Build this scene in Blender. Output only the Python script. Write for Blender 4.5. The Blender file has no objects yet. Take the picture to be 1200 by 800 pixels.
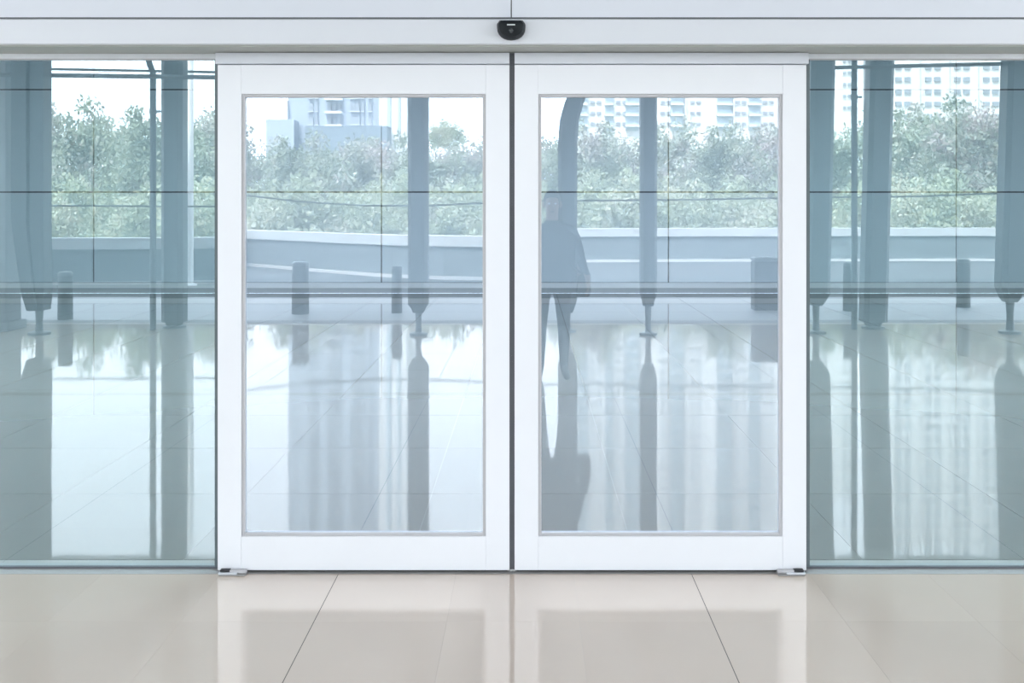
import bpy, bmesh, math, random
from mathutils import Vector, Matrix
random.seed(7)
S = bpy.context.scene
COL = S.collection
PI = math.pi

# ------------------------------------------------------------------ camera
F = 1150.0                       # focal length in pixels of the 1200 px frame
EYE, CX, DIST = 1.732, 0.08, 4.6
cd = bpy.data.cameras.new('camera')
cd.sensor_width = 36.0
cd.lens = 36.0 * F / 1200.0
cd.shift_x = -20.0 / 1200.0
cd.shift_y = -162.0 / 1200.0
cd.clip_end = 2000
cam = bpy.data.objects.new('camera', cd)
COL.objects.link(cam)
cam.location = (CX, -DIST, EYE)
cam.rotation_euler = (PI / 2, 0, 0)
S.camera = cam

# ------------------------------------------------------------------ world, sun, exposure
SKY = 6.5
w = bpy.data.worlds.new('sky')
S.world = w
w.use_nodes = True
wn = w.node_tree
bg = wn.nodes['Background']
tc = wn.nodes.new('ShaderNodeTexCoord')
sep = wn.nodes.new('ShaderNodeSeparateXYZ')
rmp = wn.nodes.new('ShaderNodeValToRGB')
rmp.color_ramp.elements[0].position = 0.0
rmp.color_ramp.elements[0].color = (0.93, 0.965, 1.0, 1)
rmp.color_ramp.elements[1].position = 0.7
rmp.color_ramp.elements[1].color = (0.80, 0.90, 1.0, 1)
wn.links.new(tc.outputs['Generated'], sep.inputs[0])
wn.links.new(sep.outputs['Z'], rmp.inputs[0])
wn.links.new(rmp.outputs[0], bg.inputs[0])
bg.inputs[1].default_value = SKY

sl = bpy.data.lights.new('sun', 'SUN')
sl.energy = 19.0
sl.angle = math.radians(14)
sl.color = (1.0, 0.96, 0.9)
sun = bpy.data.objects.new('sun', sl)
COL.objects.link(sun)
sun.rotation_euler = (math.radians(-30), 0, math.radians(24))

vs = S.view_settings
vs.view_transform = 'Standard'
vs.look = 'None'
vs.gamma = 1.0
vs.use_curve_mapping = False
vs.exposure = 0.0

# ------------------------------------------------------------------ helpers
MIR = 0.04                       # twice the depth of the door glass plane


def at(px, py, D):
    """Real place in front of the facade of a thing that is mirrored in the glass at path length D."""
    return Vector((CX + (px - 620) * D / F, MIR + DIST - D, EYE + (238 - py) * D / F))


def gx(px, D):
    return CX + (px - 620) * D / F


def ry(D):
    return MIR + DIST - D


def rz(py, D):
    return EYE + (238 - py) * D / F


def new_mat(name, col, rough=0.5, metal=0.0, noise=0.0, nscale=5.0, ior=1.5, bump=0.0, bscale=3.0, bstretch=None,
            objvar=0.0):
    m = bpy.data.materials.new(name)
    m.use_nodes = True
    nt = m.node_tree
    p = nt.nodes['Principled BSDF']
    p.inputs['Base Color'].default_value = (*col, 1)
    p.inputs['Roughness'].default_value = rough
    p.inputs['Metallic'].default_value = metal
    p.inputs['IOR'].default_value = ior
    out = None
    if noise or objvar:
        hs = nt.nodes.new('ShaderNodeHueSaturation')
        hs.inputs['Color'].default_value = (*col, 1)
        val = None
        t = nt.nodes.new('ShaderNodeTexCoord')
        n = nt.nodes.new('ShaderNodeTexNoise')
        n.inputs['Scale'].default_value = nscale
        n.inputs['Detail'].default_value = 5
        nt.links.new(t.outputs['Object'], n.inputs['Vector'])
        mr = nt.nodes.new('ShaderNodeMapRange')
        mr.inputs['To Min'].default_value = 1 - noise
        mr.inputs['To Max'].default_value = 1 + noise
        nt.links.new(n.outputs['Fac'], mr.inputs['Value'])
        val = mr.outputs[0]
        if objvar:
            oi = nt.nodes.new('ShaderNodeObjectInfo')
            mr2 = nt.nodes.new('ShaderNodeMapRange')
            mr2.inputs['To Min'].default_value = 1 - objvar
            mr2.inputs['To Max'].default_value = 1 + objvar
            nt.links.new(oi.outputs['Random'], mr2.inputs['Value'])
            mu = nt.nodes.new('ShaderNodeMath')
            mu.operation = 'MULTIPLY'
            nt.links.new(val, mu.inputs[0])
            nt.links.new(mr2.outputs[0], mu.inputs[1])
            val = mu.outputs[0]
        nt.links.new(val, hs.inputs['Value'])
        nt.links.new(hs.outputs[0], p.inputs['Base Color'])
    if bump:
        g = nt.nodes.new('ShaderNodeNewGeometry')
        mp = nt.nodes.new('ShaderNodeMapping')
        if bstretch:
            mp.inputs['Scale'].default_value = bstretch
        n = nt.nodes.new('ShaderNodeTexNoise')
        n.inputs['Scale'].default_value = bscale
        n.inputs['Detail'].default_value = 2
        b = nt.nodes.new('ShaderNodeBump')
        b.inputs['Strength'].default_value = 1.0
        b.inputs['Distance'].default_value = bump
        nt.links.new(g.outputs['Position'], mp.inputs['Vector'])
        nt.links.new(mp.outputs[0], n.inputs['Vector'])
        nt.links.new(n.outputs['Fac'], b.inputs['Height'])
        nt.links.new(b.outputs[0], p.inputs['Normal'])
    return m


def glass_mat(name, trans, refl, fac, edge=0.5):
    m = bpy.data.materials.new(name)
    m.use_nodes = True
    nt = m.node_tree
    nt.nodes.remove(nt.nodes['Principled BSDF'])
    t = nt.nodes.new('ShaderNodeBsdfTransparent')
    t.inputs['Color'].default_value = (*trans, 1)
    g = nt.nodes.new('ShaderNodeBsdfGlossy')
    g.inputs['Color'].default_value = (*refl, 1)
    g.inputs['Roughness'].default_value = 0.0
    lw = nt.nodes.new('ShaderNodeFresnel')
    lw.inputs['IOR'].default_value = 1.5
    mr = nt.nodes.new('ShaderNodeMapRange')
    mr.inputs['From Min'].default_value = 0.04
    mr.inputs['From Max'].default_value = 1.0
    mr.inputs['To Min'].default_value = fac
    mr.inputs['To Max'].default_value = 1.0
    nt.links.new(lw.outputs[0], mr.inputs['Value'])
    mx = nt.nodes.new('ShaderNodeMixShader')
    nt.links.new(mr.outputs[0], mx.inputs[0])
    nt.links.new(t.outputs[0], mx.inputs[1])
    nt.links.new(g.outputs[0], mx.inputs[2])
    nt.links.new(mx.outputs[0], nt.nodes['Material Output'].inputs[0])
    return m


def emit_mat(name, col, s):
    m = bpy.data.materials.new(name)
    m.use_nodes = True
    p = m.node_tree.nodes['Principled BSDF']
    p.inputs['Base Color'].default_value = (*col, 1)
    p.inputs['Emission Color'].default_value = (*col, 1)
    p.inputs['Emission Strength'].default_value = s
    return m


M = {
    'frame': new_mat('powder_white', (0.745, 0.765, 0.805), 0.35, noise=0.015, nscale=9),
    'fascia': new_mat('fascia_white', (0.60, 0.63, 0.69), 0.42, noise=0.015, nscale=4),
    'header': new_mat('header_white', (0.61, 0.635, 0.68), 0.4, noise=0.015, nscale=4),
    'soffit': new_mat('shaded_header_underside', (0.36, 0.37, 0.345), 0.5),  # darker olive grey, the underside's shade put into the colour
    'bead': new_mat('grey_glazing_bead', (0.46, 0.46, 0.48), 0.5),
    'alu': new_mat('brushed_aluminium', (0.72, 0.75, 0.80), 0.35, 0.3, noise=0.05, nscale=30),
    'alu2': new_mat('threshold_aluminium', (0.30, 0.295, 0.29), 0.5, 0.1, noise=0.04, nscale=30),
    'rubber': new_mat('black_rubber', (0.02, 0.022, 0.026), 0.6),
    'seal': new_mat('grey_brush_seal', (0.10, 0.105, 0.12), 0.7),
    'plastic': new_mat('black_plastic', (0.008, 0.011, 0.014), 0.45, ior=1.3),
    'lens': new_mat('smoked_lens', (0.03, 0.035, 0.04), 0.08),
    'badge': new_mat('pale_badge', (0.5, 0.52, 0.54), 0.4),
    'tile': new_mat('polished_beige_tile', (0.60, 0.495, 0.42), 0.038, noise=0.03, nscale=2.5, ior=2.5, bump=0.0004,
                    bscale=3.2, bstretch=(1.0, 0.8, 1.0), objvar=0.02),
    'sealant': new_mat('dark_sealant', (0.06, 0.05, 0.045), 0.7),
    'grout': new_mat('dark_grout', (0.42, 0.38, 0.34), 0.6),
    'halltile': new_mat('polished_grey_tile', (0.20, 0.21, 0.205), 0.04, noise=0.03, nscale=2.5, ior=1.75),
    'hallgrout': new_mat('grey_grout', (0.16, 0.165, 0.16), 0.7),
    'hallwall': new_mat('blue_grey_wall_panel', (0.66, 0.76, 0.83), 0.45, noise=0.02, nscale=0.6),
    'joint': new_mat('dark_panel_joint', (0.085, 0.10, 0.11), 0.7),
    'plinth': new_mat('grey_plinth', (0.40, 0.45, 0.48), 0.4),
    'strip': new_mat('pale_skirting_strip', (0.80, 0.85, 0.88), 0.35),
    'plaster': new_mat('white_plaster', (0.74, 0.76, 0.77), 0.7, noise=0.02, nscale=2),
    'ceil': new_mat('ceiling_board', (0.62, 0.64, 0.64), 0.8),
    'steel': new_mat('dark_grey_steel', (0.07, 0.085, 0.095), 0.45, noise=0.08, nscale=3),
    'steel2': new_mat('mid_grey_steel', (0.12, 0.14, 0.15), 0.4, noise=0.08, nscale=3),
    'pier': new_mat('grey_concrete_pier', (0.30, 0.33, 0.34), 0.7, noise=0.06, nscale=2),
    'cable': new_mat('black_cable', (0.02, 0.022, 0.024), 0.7),
    'pale': new_mat('lit_edge_and_eye_white', (0.82, 0.83, 0.83), 0.5),  # bright lit edge put into the pole's colour; also eye white
    'canopy': new_mat('canopy_soffit', (0.55, 0.57, 0.58), 0.6, noise=0.03, nscale=1),
    'bollard': new_mat('charcoal_bollard', (0.045, 0.05, 0.055), 0.5, noise=0.1, nscale=6),
    'road': new_mat('asphalt_road', (0.045, 0.05, 0.055), 0.9, noise=0.12, nscale=3),
    'pave': new_mat('pale_pavement', (0.46, 0.48, 0.50), 0.5, noise=0.06, nscale=2),
    'kerb': new_mat('concrete_kerb', (0.30, 0.31, 0.31), 0.7, noise=0.1, nscale=4),
    'parapet': new_mat('shaded_concrete_parapet', (0.10, 0.12, 0.13), 0.8, noise=0.1, nscale=1.5),  # canopy shade is put into this dark concrete colour
    'cap': new_mat('white_parapet_cap', (0.36, 0.375, 0.385), 0.6, noise=0.05, nscale=3),
    'stripe': new_mat('white_road_stripe', (0.42, 0.42, 0.42), 0.6, noise=0.08, nscale=3),
    'ground': new_mat('scrub_ground', (0.16, 0.19, 0.11), 0.9, noise=0.3, nscale=0.4),
    'bark': new_mat('tree_bark', (0.16, 0.13, 0.11), 0.9, noise=0.2, nscale=6),
    'bwhite': new_mat('white_render', (0.62, 0.63, 0.65), 0.8, noise=0.03, nscale=0.2),
    'bgrey': new_mat('blue_grey_cladding', (0.30, 0.345, 0.41), 0.6, noise=0.04, nscale=0.2),
    'bdark': new_mat('dark_podium', (0.16, 0.20, 0.25), 0.6),
    'bwin': new_mat('hazy_building_window', (0.24, 0.27, 0.31), 0.3),  # window colour lightened, distant haze put into it
    'bbay': new_mat('blue_window_bay', (0.36, 0.44, 0.50), 0.3),
    'shirt': new_mat('dark_shirt', (0.035, 0.04, 0.05), 0.85, noise=0.15, nscale=20),
    'trousers': new_mat('dark_trousers', (0.025, 0.027, 0.035), 0.85, noise=0.15, nscale=20),
    'skin': new_mat('skin', (0.33, 0.20, 0.145), 0.5),
    'hair': new_mat('black_hair', (0.012, 0.01, 0.01), 0.5),
    'bag': new_mat('black_bag', (0.02, 0.022, 0.025), 0.7, noise=0.1, nscale=12),
    'door_glass': glass_mat('door_glass', (0.69, 0.77, 0.86), (0.895, 0.945, 1.0), 0.26),
    'side_glass': glass_mat('side_glass', (0.53, 0.67, 0.71), (0.87, 0.955, 1.0), 0.26),
    'gap_glass_edge': new_mat('shaded_glass_edge', (0.10, 0.13, 0.14), 0.3),  # glass edge darkened, shade of the door gap put into its colour
    'lamp': emit_mat('added_hall_light_glow', (0.90, 0.96, 1.0), 33.0),  # emitter of the light panels added to brighten the hall
}


def leaf_mat(name, cols):
    m = bpy.data.materials.new(name)
    m.use_nodes = True
    nt = m.node_tree
    p = nt.nodes['Principled BSDF']
    p.inputs['Roughness'].default_value = 0.6
    t = nt.nodes.new('ShaderNodeTexCoord')
    n = nt.nodes.new('ShaderNodeTexNoise')
    n.inputs['Scale'].default_value = 0.55
    n.inputs['Detail'].default_value = 6
    oi = nt.nodes.new('ShaderNodeObjectInfo')
    ad = nt.nodes.new('ShaderNodeVectorMath')
    ad.operation = 'ADD'
    nt.links.new(t.outputs['Object'], ad.inputs[0])
    nt.links.new(oi.outputs['Location'], ad.inputs[1])
    nt.links.new(ad.outputs[0], n.inputs['Vector'])
    r = nt.nodes.new('ShaderNodeValToRGB')
    els = r.color_ramp.elements
    els[0].position = 0.32
    els[0].color = (*cols[0], 1)
    els[1].position = 0.68
    els[1].color = (*cols[-1], 1)
    for i, c in enumerate(cols[1:-1]):
        e = els.new(0.32 + 0.36 * (i + 1) / (len(cols) - 1))
        e.color = (*c, 1)
    nt.links.new(n.outputs['Fac'], r.inputs[0])
    nt.links.new(r.outputs[0], p.inputs['Base Color'])
    # thin leaves let light through
    tr = nt.nodes.new('ShaderNodeBsdfTranslucent')
    nt.links.new(r.outputs[0], tr.inputs[0])
    mx = nt.nodes.new('ShaderNodeMixShader')
    mx.inputs[0].default_value = 0.35
    nt.links.new(p.outputs[0], mx.inputs[1])
    nt.links.new(tr.outputs[0], mx.inputs[2])
    nt.links.new(mx.outputs[0], nt.nodes['Material Output'].inputs[0])
    return m


M['leaf_a'] = leaf_mat('sage_leaves', [(0.15, 0.19, 0.14), (0.30, 0.345, 0.26), (0.40, 0.375, 0.355)])
M['leaf_b'] = leaf_mat('dusty_leaves', [(0.18, 0.21, 0.18), (0.33, 0.35, 0.29), (0.46, 0.38, 0.39)])
M['leaf_c'] = leaf_mat('yellow_green_leaves', [(0.20, 0.25, 0.17), (0.36, 0.405, 0.29), (0.48, 0.475, 0.38)])


def tag(o, label=None, cat=None, group=None, kind=None):
    if label:
        o['label'] = label
    if cat:
        o['category'] = cat
    if group:
        o['group'] = group
    if kind:
        o['kind'] = kind
    return o


def link(name, me, parent=None):
    o = bpy.data.objects.new(name, me)
    COL.objects.link(o)
    if parent:
        o.parent = parent
    return o


def empty(name, loc=(0, 0, 0)):
    o = bpy.data.objects.new(name, None)
    COL.objects.link(o)
    o.location = loc
    o.empty_display_size = 0.1
    return o


class MB:
    def __init__(self):
        self.bm = bmesh.new()

    def box(self, x0, x1, y0, y1, z0, z1):
        v = [self.bm.verts.new(p) for p in ((x0, y0, z0), (x1, y0, z0), (x1, y1, z0), (x0, y1, z0),
                                            (x0, y0, z1), (x1, y0, z1), (x1, y1, z1), (x0, y1, z1))]
        for f in ((0, 3, 2, 1), (4, 5, 6, 7), (0, 1, 5, 4), (1, 2, 6, 5), (2, 3, 7, 6), (3, 0, 4, 7)):
            self.bm.faces.new([v[i] for i in f])
        return self

    def loft(self, rings, closed=True):
        rs = [[self.bm.verts.new(p) for p in r] for r in rings]
        n = len(rs[0])
        for a, b in zip(rs, rs[1:]):
            for i in range(n):
                j = (i + 1) % n
                self.bm.faces.new((a[i], a[j], b[j], b[i]))
        if closed:
            self.bm.faces.new(list(reversed(rs[0])))
            self.bm.faces.new(rs[-1])
        return self

    def lathe(self, prof, n=20, c=(0, 0, 0)):
        rings = []
        for r, z in prof:
            rings.append([(c[0] + r * math.cos(2 * PI * i / n), c[1] + r * math.sin(2 * PI * i / n), c[2] + z)
                          for i in range(n)])
        return self.loft(rings)

    def tube(self, pts, r, n=10):
        pts = [Vector(p) for p in pts]
        rings = []
        prev = None
        for i, p in enumerate(pts):
            t = (pts[min(i + 1, len(pts) - 1)] - pts[max(i - 1, 0)]).normalized()
            up = Vector((0, 0, 1)) if abs(t.z) < 0.9 else Vector((0, 1, 0))
            if prev is not None and abs(t.dot(prev)) < 0.95:
                up = prev
            a = t.cross(up).normalized()
            b = a.cross(t).normalized()
            prev = b
            rr = r[i] if isinstance(r, (list, tuple)) else r
            rings.append([p + (a * math.cos(2 * PI * k / n) + b * math.sin(2 * PI * k / n)) * rr for k in range(n)])
        return self.loft(rings)

    def prism(self, outline, y0, y1):
        """outline in x,z, extruded along y"""
        return self.loft([[(x, y0, z) for x, z in outline], [(x, y1, z) for x, z in outline]])

    def mesh(self, name, mat, bevel=0.0, smooth=False):
        bm = self.bm
        bmesh.ops.recalc_face_normals(bm, faces=bm.faces)
        if bevel:
            bmesh.ops.bevel(bm, geom=list(bm.edges), offset=bevel, segments=1, affect='EDGES', profile=0.5)
        me = bpy.data.meshes.new(name)
        bm.to_mesh(me)
        bm.free()
        me.materials.append(mat)
        if smooth:
            for p in me.polygons:
                p.use_smooth = True
            me.set_sharp_from_angle(angle=math.radians(40))
        return me

    def build(self, name, mat, parent=None, bevel=0.0, smooth=False):
        return link(name, self.mesh(name, mat, bevel, smooth), parent)


def box(name, x0, x1, y0, y1, z0, z1, mat, parent=None, bevel=0.0):
    """one box whose origin is the middle of its base (children keep their parent's frame)"""
    if parent is None:
        cx, cy = (x0 + x1) / 2, (y0 + y1) / 2
        o = MB().box(x0 - cx, x1 - cx, y0 - cy, y1 - cy, 0, z1 - z0).build(name, mat, None, bevel)
        o.location = (cx, cy, z0)
        return o
    pl = parent.location if parent.parent is None else parent.location + parent.parent.location
    return MB().box(x0 - pl.x, x1 - pl.x, y0 - pl.y, y1 - pl.y, z0 - pl.z, z1 - pl.z).build(name, mat, parent, bevel)


# ================================================================== STRUCTURE
HALL_Y, HALL_X, CEIL = 14.30, 12.5, 4.57
FY = -9.55                                           # outer edge of the tiled forecourt
CANZ = 5.2

# --- forecourt floor: grout bed and tiles
floor = box('floor', -10, 10, FY - 0.02, 0.0, -0.20, -0.004, M['grout'])
tag(floor, 'polished beige tile floor of the forecourt before the sliding doors', 'floor', kind='structure')
T = 0.55
xs = [-0.811 + T * i for i in range(-16, 20)]
ys = [0.0 - (0.535 + T * (j - 1)) if j else -0.015 for j in range(0, 18)]
wide = {-0.811 + T * i for i in range(-18, 21, 3)}


def gap(x):
    k = round((x + 0.811) / T)
    return 0.0018 if k in (-3, 0, 3, 6) else 0.00025


spots = []
for i in range(len(xs) - 1):
    for j in range(len(ys) - 1):
        if abs((xs[i] + xs[i + 1]) / 2) < 9.7:
            spots.append((i, j))
vis = lambda s: (ys[s[1]] < -9.9, math.hypot((xs[s[0]] + T / 2) * 0.9, ys[s[1]] - 0.2))
spots.sort(key=vis)
tile_cache = {}
rest = MB()
for n, (i, j) in enumerate(spots):
    xa, xb = xs[i] + gap(xs[i]), xs[i + 1] - gap(xs[i + 1])
    yb, ya = ys[j] - 0.00025, ys[j + 1] + 0.00025
    if n < 290:
        wx, wy = round(xb - xa, 5), round(yb - ya, 5)
        if (wx, wy) not in tile_cache:
            tile_cache[(wx, wy)] = MB().box(-wx / 2, wx / 2, -wy / 2, wy / 2, -0.012, 0).mesh('tile', M['tile'])
        o = link('tile', tile_cache[(wx, wy)], floor)
        o.location = ((xa + xb) / 2, (ya + yb) / 2 - floor.location.y, 0.20)
    else:
        rest.box(xa, xb, ya - floor.location.y, yb - floor.location.y, 0.188, 0.2)
for k in (-0.811 - 1.65, -0.811, 0.839, 0.839 + 1.65):
    MB().box(k - 0.0018, k + 0.0018, -4.4 - floor.location.y, -0.03 - floor.location.y, 0.19, 0.1996).build('sealant_joint', M['sealant'], floor)
tag(rest.build('outer_tiles', M['tile'], floor), kind='stuff')

# --- hall floor behind the glass
hf = box('floor_hall', -HALL_X, HALL_X, 0.16, HALL_Y, -0.20, -0.004, M['hallgrout'])
tag(hf, 'polished grey tile floor of the hall seen through the glass', 'floor', kind='structure')
ht = MB()
hx = [-0.5 + 1.1 * i for i in range(-11, 13)]
for i in range(len(hx) - 1):
    for j in range(13):
        a, b = max(hx[i], -HALL_X) + 0.003, min(hx[i + 1], HALL_X) - 0.003
        ht.box(a, b, 0.17 + j * 1.085 + 0.003 - hf.location.y, min(0.17 + (j + 1) * 1.085, HALL_Y) - 0.003 - hf.location.y,
               0.188, 0.2)
tag(ht.build('hall_tiles', M['halltile'], hf), kind='stuff')

# --- hall back wall of large panels
wb = box('wall_back', -HALL_X, HALL_X, HALL_Y + 0.03, HALL_Y + 0.2, 0.0, CEIL, M['joint'])
tag(wb, 'blue-grey panelled back wall of the hall with dark joints', 'wall', kind='structure')
jx = [-HALL_X, -8.31, -2.765, 2.765, 8.31, HALL_X]
jz = [0.195, 1.946, 3.92, CEIL]
for i in range(5):
    for j in range(3):
        box('wall_panel', jx[i] + 0.013, jx[i + 1] - 0.013, HALL_Y, HALL_Y + 0.03, jz[j] + 0.015, jz[j + 1] - 0.015,
            M['hallwall'], wb)
bb = box('baseboard_back', -HALL_X, HALL_X, HALL_Y - 0.002, HALL_Y + 0.03, 0.0, 0.10, M['plinth'])
tag(bb, 'grey plinth with a pale strip along the hall wall', 'baseboard', kind='structure')
box('skirting_strip', -HALL_X, HALL_X, HALL_Y - 0.012, HALL_Y + 0.03, 0.10, 0.200, M['strip'], bb)

for s, nm in ((-1, 'wall_left'), (1, 'wall_right')):
    o = box(nm, min(s * HALL_X, s * (HALL_X + 0.2)), max(s * HALL_X, s * (HALL_X + 0.2)), 0.0, HALL_Y + 0.2, 0.0, CEIL,
            M['plaster'])
    tag(o, 'plain white side wall of the hall', 'wall', kind='structure')
ceil = box('ceiling', -HALL_X - 0.2, HALL_X + 0.2, 0.0, HALL_Y + 0.2, CEIL, CEIL + 0.15, M['ceil'])
tag(ceil, 'white board ceiling of the hall', 'ceiling', kind='structure')
# unseen light panels, added to brighten the hall
for i in range(5):
    for j in range(3):
        x, y = -8.8 + i * 4.4, 2.6 + j * 2.3
        lt = empty('added_hall_light', (x, y, CEIL - 0.05))
        tag(lt, 'unseen square light panel added to brighten the hall', 'ceiling light', 'added hall lights')
        box('light_frame', x - 0.62, x + 0.62, y - 0.62, y + 0.62, CEIL - 0.03, CEIL, M['frame'], lt)
        box('diffuser', x - 0.58, x + 0.58, y - 0.58, y + 0.58, CEIL - 0.045, CEIL - 0.03, M['lamp'], lt)

# --- facade: fascia panels over the door, solid wall beyond the sidelights
SX = 3.82
wf = box('wall_front', -HALL_X, HALL_X, -0.16, 0.0, 2.575, CANZ, M['seal'])
tag(wf, 'pale metal fascia panels above the sliding doors', 'wall', kind='structure')
for k in range(-3, 3):
    box('fascia_panel', k * 4.0 + 0.0025, (k + 1) * 4.0 - 0.0025, -0.19, -0.16, 2.567, CANZ, M['fascia'], wf)
for s, nm in ((-1, 'wall_front_left'), (1, 'wall_front_right')):
    a, b = sorted((s * SX, s * HALL_X))
    o = box(nm, a, b, 0.0, 0.16, 0.0, CEIL, M['plaster'])
    tag(o, 'white rendered wall beside the glass side panel', 'wall', kind='structure')

# --- header box over the doors
hd = box('trim_1', -SX, SX, -0.188, 0.12, 2.447, 2.561, M['header'], bevel=0.004)
tag(hd, 'long white operator header above the sliding doors', 'header', kind='structure')
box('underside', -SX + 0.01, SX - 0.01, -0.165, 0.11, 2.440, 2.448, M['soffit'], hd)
tb = box('trim_2', -SX, SX, -0.19, 0.12, 2.561, 2.567, M['seal'])
tag(tb, 'thin dark shadow gap above the white header', 'gap', kind='structure')

# --- threshold
th = box('trim_3', -SX, SX, -0.014, 0.16, -0.05, 0.001, M['alu2'])
tag(th, 'pale metal threshold strip under the glass doors', 'threshold', kind='structure')


# --- sliding leaves
def leaf(name, x0, x1, label, meet):
    """meet is the side (+1/-1) of the edge where the leaves meet"""
    W = x1 - x0
    root = empty(name, ((x0 + x1) / 2, 0.022, 0.0))
    tag(root, label, 'door', kind='structure')
    px = 0.004
    z0, zr0, zr1, z1 = 0.012, 0.170, 2.244, 2.380
    st = 0.111
    f = M['frame']
    box('stile', x0, x0 + st, 0.0, 0.045, z0, z1, f, root, 0.0015)
    box('stile', x1 - st, x1, 0.0, 0.045, z0, z1, f, root, 0.0015)
    box('top_rail', x0 + st + 0.0001, x1 - st - 0.0001, 0.001, 0.044, zr1, z1, f, root, 0.001)
    box('bottom_rail', x0 + st + 0.0001, x1 - st - 0.0001, 0.001, 0.044, z0, zr0, f, root, 0.001)
    # glazing bead: four strips sloping back from the frame to the pane
    g0, g1 = x0 + st, x1 - st
    b = 0.015
    for (xa, xb, za, zb) in ((g0, g0 + b, zr0, zr1), (g1 - b, g1, zr0, zr1), (g0 + b, g1 - b, zr1 - b, zr1),
                             (g0 + b, g1 - b, zr0, zr0 + b)):
        box('glazing_bead', xa, xb, 0.006, 0.040, za, zb, M['bead'], root, 0.002)
    pane = box('pane', g0 + b * 0.6, g1 - b * 0.6, 0.020, 0.0215, zr0 + b * 0.6, zr1 - b * 0.6, M['door_glass'], root)
    # the reflecting face only: one sheet
    bm = bmesh.new()
    bm.from_mesh(pane.data)
    dead = [fc for fc in bm.faces if fc.normal.y > -0.5]
    bmesh.ops.delete(bm, geom=dead, context='FACES')
    bm.to_mesh(pane.data)
    bm.free()
    # carrier cover above the leaf, a brush seal on the meeting edge, rubber under the leaf
    box('carrier_cover', x0 - (0.010 if meet > 0 else 0), x1 + (0.010 if meet < 0 else 0), -0.004, 0.046, 2.385, 2.437,
        M['fascia'], root, 0.001)
    if meet > 0:
        box('brush_seal', x1, x1 + 0.012, 0.012, 0.034, z0, 2.437, M['seal'], root)
    else:
        box('brush_seal', x0 - 0.0115, x0, 0.012, 0.034, z0, 2.437, M['seal'], root)
    box('bottom_seal', x0 + 0.01, x1 - 0.01, 0.012, 0.034, 0.0045, z0, M['rubber'], root)
    return root


leaf('door_1', -1.380, -0.012, 'white framed sliding glass door leaf reflecting a grey tower block', +1)
leaf('door_2', 0.012, 1.380, 'white framed sliding glass door leaf reflecting a standing person', -1)


# --- fixed side panels of glass
def sidelight(name, s, label):
    a, b = sorted((s * 1.30, s * SX))
    root = empty(name, ((a + b) / 2, 0.054, 0.0))
    tag(root, label, 'window', kind='structure')
    ch = box('top_channel', a, b, 0.048, 0.090, 2.416, 2.440, M['alu'], root, 0.001)
    box('channel_groove', a, b, 0.048, 0.086, 2.410, 2.416, M['bead'], root)
    box('bottom_channel', a, b, 0.050, 0.070, 0.001, 0.010, M['seal'], root)
    e = s * 1.395
    box('edge_seal', min(e, e - s * 0.012), max(e, e - s * 0.012), 0.048, 0.086, 0.01, 2.412, M['seal'], root)
    box('gap_shade_trim', min(e, e + s * 0.014), max(e, e + s * 0.014), 0.0475, 0.064, 0.01, 2.412, M['gap_glass_edge'], root)  # dark strip painting the shade in the gap beside the leaf
    ga, gb = sorted((e, s * SX))
    me = bpy.data.meshes.new('pane')
    lo = root.location
    me.from_pydata([(ga - lo.x, 0, 0.008), (gb - lo.x, 0, 0.008), (gb - lo.x, 0, 2.414), (ga - lo.x, 0, 2.414)], [],
                   [(0, 1, 2, 3)])
    me.materials.append(M['side_glass'])
    link('pane', me, root)
    return root


sidelight('window_1', -1, 'fixed teal glass side panel reflecting a V-shaped column foot')
sidelight('window_2', 1, 'fixed teal glass side panel reflecting a white apartment block')

# --- forecourt canopy
can = box('ceiling_canopy', -16, 16, -14.6, -0.19, CANZ, CANZ + 0.3, M['canopy'])
tag(can, 'wide flat canopy over the forecourt', 'canopy', kind='structure')
# --- road and ground beyond the forecourt
road = box('floor_road', -60, 60, -34.0, FY - 0.32, -0.25, -0.02, M['road'])
tag(road, 'grey asphalt drop-off road beyond the forecourt', 'road', kind='structure')
pv = box('floor_pavement', -60, 60, -13.5, FY - 0.32, -0.02, -0.006, M['pave'])
tag(pv, 'pale concrete pavement strip between the kerb and the road', 'pavement', kind='structure')
kb = box('trim_4', -60, 60, FY - 0.32, FY - 0.02, -0.25, -0.002, M['kerb'])
tag(kb, 'concrete kerb along the edge of the tiled forecourt', 'kerb', kind='structure')
gr = box('floor_ground', -260, 260, -420, -34.2, -5.6, -5.0, M['ground'])
tag(gr, 'scrubby ground below the elevated road', 'ground', kind='structure')

# --- curved parapet along the road
par_px = [(-700, 20.2), (0, 20.9), (200, 21.2), (262, 21.5), (274, 26.8), (287, 27.6), (340, 26.0), (400, 24.4), (460, 23.2),
          (520, 22.6), (592, 22.3), (612, 28.6), (640, 29.0), (800, 29.4), (1200, 29.8), (2000, 30.0)]


def strip(name, mat, parent, d0, d1, z0, z1):
    m = MB()
    a = [(gx(p, d), ry(d)) for p, d in par_px]
    rings = [[(x, y + d0, z0), (x, y + d1, z0), (x, y + d1, z1), (x, y + d0, z1)] for x, y in a]
    m.loft(rings)
    return m.build(name, mat, parent)


par = empty('parapet_wall', (0, 0, 0))
tag(par, 'long shade-darkened concrete parapet wall with a white cap along the road', 'parapet')
strip('wall_body', M['parapet'], par, -0.22, 0.0, -0.02, 0.74)
strip('cap', M['cap'], par, -0.42, 0.05, 0.74, 0.98)
strip('base_stripe', M['stripe'], par, 0.0, 0.10, -0.02, 0.05)


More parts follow.
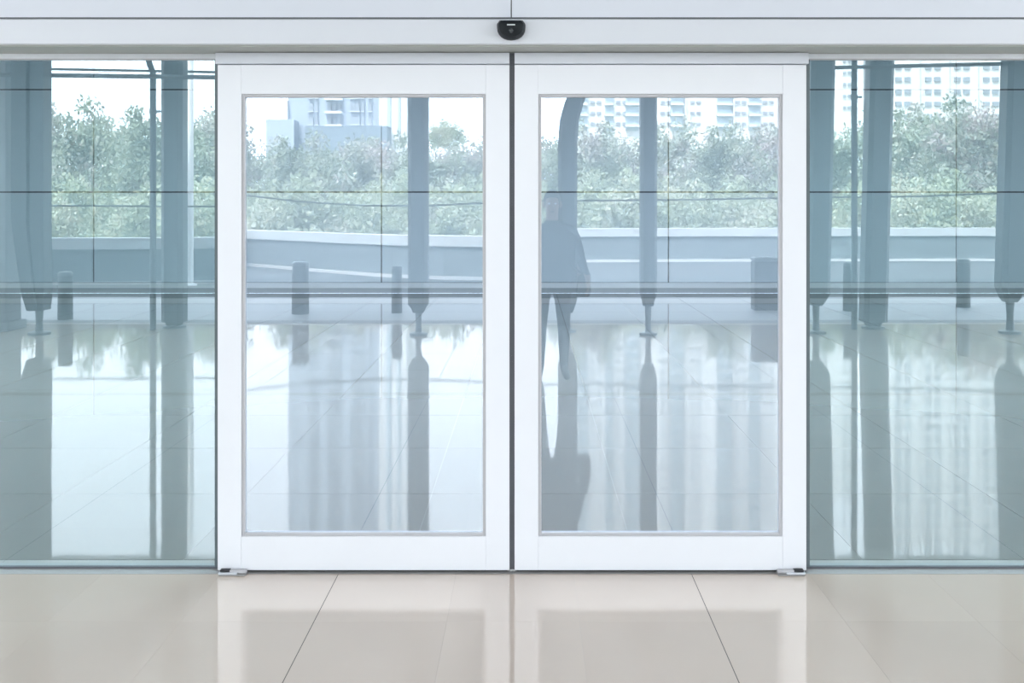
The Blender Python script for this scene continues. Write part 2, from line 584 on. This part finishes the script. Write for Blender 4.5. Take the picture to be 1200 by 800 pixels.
# ================================================================== COLUMNS
def column(name, px_l, px_r, D, label, foot_px=362, shoulder_px=332, pin=0.05, depth=0.30, skew=0.0, bend=None, top=None):
    """steel box column on a pin foot; px_l / px_r give its width"""
    x0, x1 = gx(px_l, D), gx(px_r, D)
    c, hw = (x0 + x1) / 2, (x1 - x0) / 2
    zt = top or CANZ
    zs, zf = rz(shoulder_px, D), rz(foot_px, D)
    root = empty(name, (c, ry(D), 0))
    tag(root, label, 'column')
    hd2 = depth / 2

    def ring(cx, h, d, z):
        ch = min(h, d) * 0.35
        return [(cx - h + ch, -d, z), (cx + h - ch, -d, z), (cx + h, -d + ch, z), (cx + h, d - ch, z),
                (cx + h - ch, d, z), (cx - h + ch, d, z), (cx - h, d - ch, z), (cx - h, -d + ch, z)]
    rings = []
    if bend:
        for z, dx in bend:
            rings.append(ring(dx, hw, hd2, z))
    else:
        rings = [ring(0, hw, hd2, zs), ring(skew * (zt - zs), hw, hd2, zt)]
    MB().loft(rings).build('shaft', M['steel'], root, smooth=False)
    MB().loft([ring(0, pin * 1.5, pin * 1.5, zf), ring(0, hw * 0.72, hd2 * 0.72, zf + 0.06), ring(0, hw, hd2, zs)]).build(
        'tapered_foot', M['steel'], root)
    MB().lathe([(pin, 0.03), (pin * 0.8, zf * 0.5), (pin, zf + 0.01)], 14).build('pin', M['steel2'], root, smooth=True)
    MB().lathe([(pin * 2.6, 0.0), (pin * 2.6, 0.03), (pin * 1.4, 0.045)], 14).build('base_plate', M['steel2'], root)
    return root


# V-shaped column: two leaning blades sharing one pin foot
D = 12.9
va = empty('steel_column', (gx(43, D), ry(D), 0))
tag(va, 'wide dark steel column of two leaning blades on one pin foot', 'column', 'pin-footed canopy columns')
lx = va.location.x


def blade(pts_l, pts_r, y0, y1, nm):
    rings = []
    for (pl, py), (pr, _) in zip(pts_l, pts_r):
        a, b, z = gx(pl, D) - lx, gx(pr, D) - lx, rz(py, D)
        rings.append([(a, y0, z), (b, y0, z), (b, y1, z), (a, y1, z)])
    MB().loft(rings).build(nm, M['steel'], va, 0.008)


blade([(33, 364), (27, 345), (15, 260), (15, 100), (15, -70)], [(44, 364), (42, 345), (33, 260), (33, 100), (33, -70)], -0.10, 0.12,
      'blade')
blade([(40, 364), (38, 345), (34.6, 260), (34.6, 100), (34.6, -70)], [(50, 364), (52, 345), (51, 260), (51, 100), (51, -70)], -0.16,
      0.08, 'blade')
MB().lathe([(0.05, 0.03), (0.04, 0.16), (0.055, 0.34)], 14).build('pin', M['steel2'], va, smooth=True)
MB().lathe([(0.14, 0.0), (0.14, 0.03), (0.08, 0.045)], 14).build('base_plate', M['steel2'], va)

column('steel_column', 190, 215, 13.6, 'straight dark steel column between a bent downpipe and an added white pole', 382, 377, 0.06, 0.30)['group'] = 'pin-footed canopy columns'
column('steel_column', 479, 502, 12.9, 'slim steel column standing alone before the grey tower block', 366, 356, 0.045,
       0.26)['group'] = 'pin-footed canopy columns'
D = 13.2
column('steel_column', 654, 676, D, 'steel column with a curved top behind the standing person', 366, 350, 0.045, 0.24,
       bend=[(rz(350, D), 0), (rz(170, D), 0), (rz(140, D), 0.025), (rz(120, D), 0.09), (rz(105, D), 0.17), (rz(80, D), 0.38),
             (rz(50, D), 0.75), (rz(-20, D), 1.9), (rz(-63, D), 2.8)])['group'] = 'pin-footed canopy columns'
column('steel_column', 750, 769, 12.9, 'slimmest steel column standing beside the person with a bag', 358, 344, 0.045,
       0.22)['group'] = 'pin-footed canopy columns'
column('steel_column', 944, 972, 13.0, 'steel column half hidden by the edge of the door frame', 358, 344, 0.05, 0.30,
       skew=0.022)['group'] = 'pin-footed canopy columns'
column('steel_column', 1011, 1039, 13.5, 'broad leaning steel column beside a straight downpipe', 382, 377, 0.06, 0.32,
       skew=0.026)['group'] = 'pin-footed canopy columns'
column('steel_column', 1172, 1201, 13.0, 'leaning steel column before the end of the white apartment block', 354, 336, 0.055, 0.32,
       skew=0.03)['group'] = 'pin-footed canopy columns'
# broad pier at the far end of the row
pr = empty('canopy_pier', (gx(-28, 13.4), ry(13.4), 0))
tag(pr, 'broad grey concrete pier beside the two-blade column', 'pier')
MB().box(-0.48, 0.48, -0.2, 0.2, 0.12, CANZ).build('shaft', M['pier'], pr, 0.01)
MB().box(-0.53, 0.53, -0.25, 0.25, 0.0, 0.12).build('plinth', M['pier'], pr, 0.01)


wp = empty('lit_edge_pole', (gx(221, 20.8), ry(20.8), -0.02))  # made-up pole standing in for the bright lit edge of the column
tag(wp, 'slim white pole added for the lit edge of the straight column', 'pole')
MB().lathe([(0.078, 0.05), (0.078, 5.6)], 16).build('pole', M['pale'], wp, smooth=True)
MB().lathe([(0.15, 0.0), (0.15, 0.03), (0.09, 0.05)], 16).build('base_plate', M['pale'], wp)


# downpipes with brackets
def pipe(px, D, bend_px, bracket_py, col_px, label):
    root = empty('downpipe', (gx(px, D), ry(D), 0))
    tag(root, label, 'pipe', 'downpipes of the canopy')
    dx = gx(bend_px, D) - gx(px, D)
    zb = rz(84, D)
    MB().tube([(0, 0, 0.0), (0, 0, zb), (dx * 0.5, 0, zb + 0.1), (dx, 0, zb + 0.24), (dx * 3.2, 0, zb + 0.75), (dx * 3.2, 0, CANZ)],
              0.042, 10).build('pipe', M['steel'], root, smooth=True)
    bx = gx(col_px, D) - gx(px, D)
    z = rz(bracket_py, D)
    MB().box(min(0, bx), max(0, bx), -0.012, 0.012, z - 0.014, z + 0.014).build('bracket', M['steel2'], root)
    MB().lathe([(0.05, z - 0.03), (0.05, z + 0.03)], 10).build('collar', M['steel2'], root)
    return root


pipe(177, 13.35, 170, 130, 187, 'thin bent downpipe beside the column beside the added white pole')
pipe(1003, 13.4, 1003.2, 113, 1012, 'thin straight downpipe beside the broad leaning column')

# tie rods and cable between the columns
for (pa, ya, pb, yb, D, r, lab) in (
        (-60, 86, 262, 90, 13.1, 0.030, 'dark tie rod running level behind the bent downpipe'),
        (-60, 78, 262, 84, 13.9, 0.018, 'thin tie rod just above the thicker one behind the bent downpipe'),
        (955, 79, 1260, 72, 13.1, 0.026, 'tie rod crossing before the white apartment block')):
    a, b = at(pa, ya, D), at(pb, yb, D)
    o = MB().tube([a - a, b - a], r, 8).build('tie_rod', M['steel2'], None, smooth=True)
    o.location = a
    tag(o, lab, 'rod')
cab = [(-60, 241), (60, 241), (250, 242), (290, 229), (350, 236), (430, 241), (500, 241), (565, 238), (640, 235), (700, 235),
       (800, 234), (915, 232), (980, 231), (1080, 230), (1180, 226), (1260, 224)]
c0 = at(600, 236, 19.0)
o = MB().tube([at(px, py, 19.0) - c0 for px, py in cab], 0.019, 6).build('guard_cable', M['cable'], None, smooth=True)
o.location = c0
tag(o, 'thin dark cable strung along the road before the trees', 'cable')


# ================================================================== BOLLARDS
def bollard(px, top_py, base_py, wpx, label, name='bollard', square=False):
    D = 1992.0 / (base_py - 238)
    r = wpx * D / F / 2
    h = rz(top_py, D)
    root = empty(name, (gx(px, D), ry(D), 0))
    tag(root, label, 'bollard', 'bollards along the kerb')
    if square:
        m = MB().box(-r, r, -r * 0.7, r * 0.7, -0.02, h - 0.07)
        m.build('post', M['bollard'], root, 0.012)
        MB().box(-r * 1.04, r * 1.04, -r * 0.75, r * 0.75, h - 0.07, h).build('cap', M['steel2'], root, 0.02)
    else:
        MB().lathe([(r * 1.06, -0.02), (r * 1.04, h * 0.5), (r, h - 0.07)], 20).build('post', M['bollard'], root, smooth=True)
        MB().lathe([(r * 1.05, h - 0.07), (r * 1.05, h - 0.035), (r * 0.85, h - 0.008), (r * 0.3, h)], 20).build(
            'cap', M['steel2'], root, smooth=True)
    return root


bollard(74, 318, 374, 16, 'round charcoal bollard beside the two-blade column')
bollard(208, 318, 372, 16, 'round charcoal bollard at the column beside the added white pole')
bollard(352, 306, 367, 19, 'stout round charcoal bollard standing alone between two columns')
bollard(465, 311, 366, 12, 'slim round charcoal bollard close beside the lone slim column')
bollard(897, 301, 362, 30, 'wide square charcoal bollard before the row of trees', 'wide_bollard', True)
bollard(998, 307, 364, 16, 'round charcoal bollard below the straight downpipe')
bollard(1131, 303, 360, 15, 'round charcoal bollard beside the last leaning column')


# ================================================================== PERSON
def skin_mesh(verts, edges, radii, root_i=0, levels=2):
    me = bpy.data.meshes.new('tmp')
    me.from_pydata(verts, edges, [])
    o = bpy.data.objects.new('tmp', me)
    COL.objects.link(o)
    o.modifiers.new('s', 'SKIN').use_smooth_shade = True
    for i, r in enumerate(radii):
        sv = me.skin_vertices[0].data[i]
        sv.radius = r if isinstance(r, tuple) else (r, r)
        sv.use_root = (i == root_i)
    o.modifiers.new('d', 'SUBSURF').levels = levels
    dg = bpy.context.evaluated_depsgraph_get()
    dg.update()
    out = bpy.data.meshes.new_from_object(o.evaluated_get(dg))
    bpy.data.objects.remove(o)
    bpy.data.meshes.remove(me)
    return out


def person(loc):
    V, E_, R = [], [], []

    def add(p, r, par=None):
        V.append(p)
        R.append(r)
        if par is not None:
            E_.append((par, len(V) - 1))
        return len(V) - 1
    pel = add((0, 0, 0.98), (0.165, 0.115))
    ab = add((0, 0.005, 1.16), (0.16, 0.11), pel)
    ch = add((0, 0.0, 1.36), (0.185, 0.125), ab)
    nk0 = add((0, -0.01, 1.52), (0.10, 0.08), ch)
    nk = add((0, 0.0, 1.585), 0.056, nk0)
    hd0 = add((0, 0.015, 1.655), (0.066, 0.078), nk)
    hd1 = add((0, 0.01, 1.74), (0.078, 0.096), hd0)
    add((0, 0.0, 1.81), (0.060, 0.072), hd1)
    tips = []
    for s in (-1, 1):
        hip = add((s * 0.10, 0, 0.90), 0.098, pel)
        kn = add((s * 0.115, 0.02, 0.50), 0.066, hip)
        cf = add((s * 0.118, -0.01, 0.34), 0.060, kn)
        an = add((s * 0.12, -0.02, 0.09), 0.042, cf)
        bl = add((s * 0.135, 0.09, 0.045), (0.048, 0.040), an)
        add((s * 0.145, 0.19, 0.035), (0.038, 0.03), bl)
        sh = add((s * 0.205, -0.01, 1.465), 0.068, ch)
        if s > 0:
            el = add((0.275, -0.02, 1.19), 0.060, sh)
            wr = add((0.345, 0.10, 1.02), 0.031, el)
            hn = add((0.352, 0.135, 0.955), (0.040, 0.020), wr)
        else:
            el = add((-0.275, -0.02, 1.18), 0.060, sh)
            wr = add((-0.30, 0.08, 0.97), 0.031, el)
            hn = add((-0.302, 0.10, 0.90), (0.020, 0.040), wr)
        tips.append((s, V[hn]))
        dirs = ((0.030, 0.085), (0.012, 0.098), (-0.008, 0.092), (-0.027, 0.074))
        for off, ln in dirs:
            x, y, z = V[hn]
            k = add((x, y + off, z - 0.045), 0.0095, hn)
            k2 = add((x - s * 0.008, y + off + 0.004, z - 0.045 - ln * 0.5), 0.0085, k)
            add((x - s * 0.024, y + off + 0.006, z - 0.045 - ln * 0.95), 0.007, k2)
        x, y, z = V[hn]
        t1 = add((x - s * 0.01, y + 0.045, z + 0.0), 0.011, hn)
        add((x - s * 0.022, y + 0.062, z - 0.045), 0.009, t1)
    me = skin_mesh(V, E_, R)
    root = empty('person', loc)
    tag(root, 'person in dark clothes standing on the forecourt facing the doors', 'person')
    me.materials.clear()
    for k in ('shirt', 'trousers', 'skin', 'bollard'):
        me.materials.append(M[k])
    for p in me.polygons:
        c = p.center
        if c.z > 1.565:
            p.material_index = 2
        elif c.z < 0.10:
            p.material_index = 3
        elif abs(c.x) > 0.24 and c.z < 1.03:
            p.material_index = 2
        elif c.z < 0.96:
            p.material_index = 1
        else:
            p.material_index = 0
        p.use_smooth = True
    link('body', me, root)
    # face and hair
    MB().lathe([(0.012, 0), (0.012, 0.01)], 8)
    nose = MB().loft([[(-0.016, 0.085, 1.675), (0.016, 0.085, 1.675), (0.010, 0.122, 1.682), (-0.010, 0.122, 1.682)],
                      [(-0.007, 0.09, 1.73), (0.007, 0.09, 1.73), (0.005, 0.10, 1.73), (-0.005, 0.10, 1.73)]])
    nose.build('nose', M['skin'], root, smooth=True)
    for s in (-1, 1):
        MB().lathe([(0.002, -0.009), (0.009, -0.005), (0.011, 0), (0.009, 0.005), (0.002, 0.009)], 10,
                   (s * 0.031, 0.090, 1.728)).build('eye', M['pale'], root, smooth=True)
        MB().lathe([(0.005, -0.03), (0.014, -0.018), (0.017, 0.004), (0.012, 0.026), (0.004, 0.032)], 8,
                   (s * 0.083, 0.0, 1.715)).build('ear', M['skin'], root, smooth=True)
    MB().box(-0.022, 0.022, 0.088, 0.098, 1.643, 1.652).build('mouth', M['hair'], root, 0.002)
    hr = MB()
    rings = []
    for k in range(7):
        t = k / 6
        z = 1.715 + 0.155 * t
        r = math.sqrt(max(0.03, 1 - (t * 0.98) ** 2))
        rings.append([(0.094 * r * math.cos(2 * PI * i / 18), -0.012 + (0.115 if math.sin(2 * PI * i / 18) < 0 else
                      (0.085 + 0.025 * t)) * r * math.sin(2 * PI * i / 18) - (0.02 if t < 0.5 and math.sin(2 * PI * i / 18) > 0 else 0),
                       z) for i in range(18)])
    hr.loft(rings).build('hair', M['hair'], root, smooth=True)
    # loose jacket over the torso
    jk = MB()
    rings = []
    for z, a, b in ((0.84, 0.25, 0.17), (0.93, 0.245, 0.165), (1.1, 0.225, 0.155), (1.3, 0.24, 0.16), (1.42, 0.235, 0.15),
                    (1.50, 0.16, 0.10), (1.535, 0.085, 0.075)):
        rings.append([(a * math.cos(2 * PI * i / 24), b * math.sin(2 * PI * i / 24), z) for i in range(24)])
    jk.loft(rings, closed=False).build('jacket', M['shirt'], root, smooth=True)
    return root


PX, PY = gx(647, 9.78), ry(9.78)
person((PX, PY, 0))
bagr = empty('shoulder_bag', (PX + 0.31, PY - 0.03, 0.80))
tag(bagr, 'dark shoulder bag hanging at the hip of the person', 'bag')
MB().loft([[(-0.06, -0.15, 0.0), (0.06, -0.15, 0.0), (0.06, 0.06, 0.0), (-0.06, 0.06, 0.0)],
           [(-0.075, -0.17, 0.05), (0.075, -0.17, 0.05), (0.075, 0.07, 0.05), (-0.075, 0.07, 0.05)],
           [(-0.05, -0.16, 0.21), (0.075, -0.16, 0.24), (0.075, 0.06, 0.24), (-0.05, 0.06, 0.21)]]).build('pouch', M['bag'], bagr, 0.012)
MB().tube([(0.0, -0.14, 0.22), (-0.08, -0.13, 0.5), (-0.24, -0.05, 0.745), (-0.34, 0.06, 0.70), (-0.30, 0.14, 0.45), (-0.1, 0.12, 0.3),
           (0.0, 0.05, 0.22)], 0.012, 6).build('strap', M['bag'], bagr, smooth=True)


# ================================================================== DOOR FITTINGS
sn = empty('motion_sensor', (0.0, -0.188, 2.463))
tag(sn, 'black half-round motion sensor on the white header', 'sensor')
prof = []
for k in range(13):
    a = PI * k / 12
    prof.append((-0.064 * math.cos(a), 0.058 - 0.058 * math.sin(a) ** 0.85))
prof = prof + [(0.064, 0.070), (0.052, 0.086), (-0.052, 0.086), (-0.064, 0.070)]


def shrink(o, k, dz):
    return [(x * k, 0.045 + (z - 0.045) * k + dz) for x, z in o]


MB().loft([[(x, 0, z) for x, z in prof], [(x, -0.030, z) for x, z in shrink(prof, 0.98, 0)],
           [(x, -0.050, z) for x, z in shrink(prof, 0.84, 0.002)], [(x, -0.058, z) for x, z in shrink(prof, 0.5, 0.006)]]).build(
    'housing', M['plastic'], sn, smooth=True)
hs_ = sn.children[-1]
MB().lathe([(0.013, 0.0), (0.010, 0.005), (0.004, 0.007)], 14).build('lens', M['lens'], hs_, smooth=True)
ln = hs_.children[-1]
ln.rotation_euler = (PI / 2, 0, 0)
ln.location = (0.0, -0.0555, 0.036)
MB().box(-0.018, 0.018, -0.0592, -0.0575, 0.0575, 0.0635).build('badge', M['badge'], hs_)

for s in (-1, 1):
    x = s * 1.30
    g = empty('floor_guide', (x, -0.01, 0.0))
    tag(g, 'small metal floor guide at the outer foot of the ' + ('door leaf reflecting the tower block' if s < 0 else
                                                                'door leaf reflecting the person'), 'guide')
    MB().box(-0.062, 0.062, -0.035, 0.02, 0.001, 0.006).build('base_plate', M['alu2'], g, 0.001)
    MB().box(*sorted((s * -0.02, s * 0.066)), -0.028, 0.004, 0.006, 0.013).build('slide_block', M['alu'], g, 0.001)
    MB().box(*sorted((s * -0.06, s * 0.02)), -0.018, 0.004, 0.008, 0.022).build('clip', M['bead'], g, 0.001)
    MB().box(*sorted((s * 0.015, s * 0.06)), -0.02, 0.004, 0.0145, 0.024).build('roller', M['rubber'], g, 0.001)


# ================================================================== TREES
def crown_mesh(name, rx, rzz, n_clump, n_leaf, size, mat, seed, open_=0.0):
    rnd = random.Random(seed)
    vs, fs = [], []
    clumps = []
    for _ in range(n_clump):
        while True:
            p = Vector((rnd.uniform(-1, 1), rnd.uniform(-1, 1), rnd.uniform(-1, 1)))
            if 0.25 < p.length < 1:
                break
        p = p * (0.55 + 0.45 * rnd.random())
        clumps.append((Vector((p.x * rx, p.y * rx, p.z * rzz)), rnd.uniform(0.16, 0.30) * rx))
    for c, r in clumps:
        for _ in range(n_leaf):
            d = Vector((rnd.gauss(0, 1), rnd.gauss(0, 1), rnd.gauss(0, 1))).normalized() * (r * rnd.random() ** 0.5)
            p = c + Vector((d.x, d.y, d.z * 0.8))
            a = Vector((rnd.gauss(0, 1), rnd.gauss(0, 1), rnd.gauss(0, 1))).normalized()
            b = a.cross(Vector((rnd.gauss(0, 1), rnd.gauss(0, 1), rnd.gauss(0, 1)))).normalized()
            s = size * rnd.uniform(0.6, 1.4)
            k = len(vs)
            vs += [p - a * s, p + b * s * 0.5, p + a * s, p - b * s * 0.5]
            fs.append((k, k + 1, k + 2, k + 3))
    me = bpy.data.meshes.new(name)
    me.from_pydata([tuple(v) for v in vs], [], fs)
    me.materials.append(mat)
    return me


def trunk_mesh(h, rx, seed):
    rnd = random.Random(seed)
    m = MB()
    m.tube([(0, 0, 0), (0.1, 0.05, h * 0.4), (0.0, 0.1, h * 0.75), (0.15, 0, h * 1.15)], [0.24, 0.18, 0.14, 0.06], 8)
    for k in range(5):
        a = 2 * PI * k / 5 + rnd.random()
        z = h * (0.55 + 0.09 * k)
        m.tube([(0.05, 0.05, z), (math.cos(a) * rx * 0.35, math.sin(a) * rx * 0.35, z + rx * 0.28),
                (math.cos(a) * rx * 0.7, math.sin(a) * rx * 0.7, z + rx * 0.6)], [0.09, 0.06, 0.025], 6)
    return m.mesh('trunk', M['bark'], smooth=True)


KINDS = []
for k, (rx, rr, nc, nl, sz, mt) in enumerate((
        (3.4, 3.2, 95, 110, 0.12, 'leaf_a'), (3.6, 2.7, 95, 110, 0.125, 'leaf_b'), (3.0, 3.4, 85, 110, 0.115, 'leaf_a'),
        (2.9, 1.9, 80, 100, 0.10, 'leaf_c'), (2.4, 1.6, 70, 100, 0.095, 'leaf_c'))):
    KINDS.append((rx, rr, crown_mesh('crown', rx, rr, nc, nl, sz, M[mt], 20 + k), trunk_mesh(4.2, rx, 40 + k)))


def tree(px, top_py, D, kind, scale, label, name, depth=0.72):
    rx, rr, cm, tm = KINDS[kind]
    zt = rz(top_py, D)
    base = -5.0
    root = empty(name, (gx(px, D), ry(D), base))
    tag(root, label, 'tree' if kind < 3 else 'shrub')
    hc = zt - rr * scale - base
    c = link('crown', cm, root)
    c.location = (0, 0, hc)
    c.scale = (scale * 0.9 * random.choice((-1, 1)), scale * depth * random.choice((-1, 1)), scale)
    t = link('trunk', tm, root)
    s = min(1.4, max(0.3, hc / 4.6))
    s = min(s, scale * 1.1)
    t.scale = (s * 0.7, s * 0.7 * depth, hc / 5.7)
    return root


LA = 'sage green tree beyond the parapet, '
LD = 'dusty pinkish tree beyond the parapet, '
LN = 'tall narrow tree beyond the parapet, '
for px, py, row, kind, sc, lab in (
        (-18, 135, 0, 1, 1.0, LD + 'behind the broad grey pier'),
        (84, 122, 1, 0, 1.12, LA + 'beside the two-blade column'),
        (132, 130, 2, 2, 1.2, LN + 'between the two-blade column and the bent downpipe'),
        (186, 128, 0, 0, 0.98, LA + 'behind the column beside the added white pole'),
        (240, 128, 1, 1, 1.1, LD + 'next to the column beside the added white pole'),
        (300, 164, 2, 2, 1.15, LN + 'to the outer side of the tower wing'),
        (352, 162, 0, 0, 0.9, LA + 'before the lower wing of the tower block'),
        (408, 160, 1, 1, 1.08, LD + 'before the dark podium of the tower block'),
        (456, 164, 2, 0, 1.15, LA + 'before the white shaft of the tower block'),
        (512, 158, 0, 2, 0.95, LN + 'behind the lone slim column'),
        (566, 158, 1, 1, 1.1, LD + 'below the flat-topped tree'),
        (620, 162, 2, 1, 1.2, LD + 'behind the person'),
        (690, 146, 0, 0, 0.9, LA + 'beside the column with a curved top'),
        (733, 160, 1, 1, 1.0, LD + 'between the curved column and the slimmest column'),
        (784, 136, 2, 2, 1.25, LN + 'just past the slimmest column'),
        (844, 152, 0, 0, 0.78, LA + 'before the block with blue balcony bays'),
        (886, 150, 1, 1, 1.0, LD + 'above the wide square bollard'),
        (934, 142, 2, 1, 1.2, LD + 'behind the half-hidden column'),
        (985, 142, 0, 2, 0.95, LN + 'behind the straight downpipe'),
        (1046, 128, 1, 0, 1.1, LA + 'beside the broad leaning column'),
        (1100, 120, 2, 0, 1.25, LA + 'under the middle of the paired windows'),
        (1158, 122, 0, 1, 1.0, LD + 'before the last leaning column'),
        (1222, 128, 1, 2, 1.1, LN + 'past the last leaning column')):
    tree(px, py - 8, (44.5, 52.0, 60.0)[row], kind, sc, lab, 'bushy_tree')
NEAR = ['the broad grey pier', 'the two-blade column', 'the bollard beside the two-blade column', 'the bent downpipe',
        'the column beside the added white pole', 'the bend of the parapet', 'the stout lone bollard', 'the dark tower podium',
        'the slim bollard', 'the lone slim column', 'the meeting edge of the doors', 'the person', 'the slimmest column',
        'the middle of the block with blue bays', 'the wide square bollard', 'the half-hidden column', 'the broad leaning column',
        'the plain block with paired windows', 'the last round bollard', 'the last leaning column']
for i, nm in enumerate(NEAR):
    k = 3 + (i % 2)
    tree(-30 + 64 * i + random.uniform(-9, 9), 206 + random.uniform(-8, 14), (35.9, 38.2, 40.6)[i % 3], k, random.uniform(0.95, 1.12),
         ('broad' if k == 3 else 'small') + ' yellow-green shrub just behind the parapet, behind ' + nm, 'leafy_shrub', 0.40)
# flat-topped tree standing above the rest
tree(521, 140, 66, 3, 0.62, 'small flat-topped tree rising above its neighbours beside the tower block', 'flat_topped_tree', 1.0)


# ================================================================== BUILDINGS
def bbox(name, px0, px1, py0, py1, D, dep, mat, parent, off=0.0):
    """slab of a building: front face at path length D - off; py0 is the lower edge"""
    x0, x1 = gx(px0, D), gx(px1, D)
    y = ry(D) + off
    return box(name, x0, x1, y - dep, y, rz(py0, D), rz(py1, D), mat, parent)


# grey tower
D = 200.0
t1 = empty('tower_block', (gx(400, D), ry(D), -5))
tag(t1, 'blue-grey tower block with a lower side wing behind the trees', 'building')
bbox('tower_slab', 338, 446, 300, -170, D, 24, M['bgrey'], t1)
bbox('side_wing', 318, 350, 300, 142, D, 14, M['bgrey'], t1, 4)
bbox('podium', 368, 460, 300, 151, D, 10, M['bdark'], t1, 8)
bbox('white_shaft', 446, 478, 300, -170, D, 20, M['bwhite'], t1, 2)
bbox('dark_recess', 455.5, 459.5, 160, -170, D, 1, M['bbay'], t1, 2.4)
bbox('dark_recess', 468, 470.5, 160, -170, D, 1, M['bbay'], t1, 2.4)
n = 0
far = MB()
for r in range(22):
    yb = 146 - r * 15.5
    for (a, b) in ((362, 367.5), (370, 373), (384, 389), (391, 394), (396, 400), (411, 422), (424, 427), (432, 436)):
        if r < 4:
            wn_ = bbox('window', a, b, yb, yb - 9.5, D, 0.4, M['bwin'], t1, 0.35)
            bbox('sill', a - 0.5, b + 0.5, yb + 0.9, yb, D, 0.7, M['bwhite'], wn_, 0.6)
        else:
            x0, x1 = gx(a, D) - t1.location.x, gx(b, D) - t1.location.x
            y = ry(D) + 0.35 - t1.location.y
            far.box(x0, x1, y - 0.4, y, rz(yb, D) + 5, rz(yb - 9.5, D) + 5)
    if r < 5:
        bbox('balcony', 382, 402, yb + 3.0, yb + 0.6, D, 1.6, M['bwhite'], t1, 1.5)
tag(far.build('upper_windows', M['bwin'], t1), kind='stuff')
# set-back roof corner of the tower's visible left edge
bbox('stair_core', 331, 338, 300, 118, D, 10, M['bwhite'], t1, 1)


def slab(name, px0, px1, D, label, cols, bays, row, y_low, pitch_rows, wh, detail_rows, top_py, lbl_group=None, fins=()):
    b = empty(name, (gx((px0 + px1) / 2, D), ry(D), -5))
    tag(b, label, 'building', lbl_group)
    bbox('wall', px0, px1, 300, top_py, D, 16, M['bwhite'], b)
    up = MB()
    for (a, c) in bays:
        bbox('balcony_bay', a, c, y_low + 6, top_py + 6, D, 1.0, M['bbay'], b, 0.5)
        for r in range(pitch_rows):
            yb = y_low + 2 - r * row
            if r < detail_rows:
                bbox('balcony_slab', a - 0.6, c + 0.6, yb, yb - 2.2, D, 1.5, M['bwhite'], b, 1.4)
            else:
                x0, x1 = gx(a - 0.6, D) - b.location.x, gx(c + 0.6, D) - b.location.x
                y = ry(D) + 1.4 - b.location.y
                up.box(x0, x1, y - 1.5, y, rz(yb, D) + 5, rz(yb - 2.2, D) + 5)
    if bays:
        tag(up.build('upper_balconies', M['bwhite'], b), kind='stuff')
    upw = MB()
    for r in range(pitch_rows):
        yb = y_low - r * row
        for (a, c) in cols:
            if r < detail_rows:
                bbox('window', a, c, yb, yb - wh, D, 0.4, M['bwin'], b, 0.3)
            else:
                x0, x1 = gx(a, D) - b.location.x, gx(c, D) - b.location.x
                y = ry(D) + 0.3 - b.location.y
                upw.box(x0, x1, y - 0.4, y, rz(yb, D) + 5, rz(yb - wh, D) + 5)
    tag(upw.build('upper_windows', M['bwin'], b), kind='stuff')
    for (a, c) in fins:
        bbox('fin', a, c, 300, top_py - 4, D, 2, M['bwhite'], b, 1.0)
    return b


def pairs(starts, w1=6.5, g=2.5):
    out = []
    for s in starts:
        out += [(s, s + w1), (s + w1 + g, s + 2 * w1 + g)]
    return out


slab('apartment_block', 673, 930, 230, 'white apartment block with blue balcony bays behind the trees',
     pairs([692, 722, 774, 809, 862, 894], 5.0, 2.2), [(676, 688), (709, 718), (733, 748), (786, 800), (840, 857), (877, 890)],
     12.6, 147, 32, 3.6, 7, -160, fins=((751, 752.5), (802, 803.5), (858.5, 860)))
slab('apartment_block', 1040, 1212, 220, 'plain white apartment block with rows of paired windows',
     pairs([1049, 1084, 1118, 1152, 1187], 7.4, 3.4), [], 14.4, 139, 28, 5.4, 7, -150, fins=((1078, 1079), (1112.5, 1113.5), (1146, 1147)))
slab('apartment_block', 970, 1003, 215, 'narrow white apartment block between two steel columns',
     pairs([988], 3.2, 2.4), [], 13.6, 128, 20, 3.6, 6, -90)
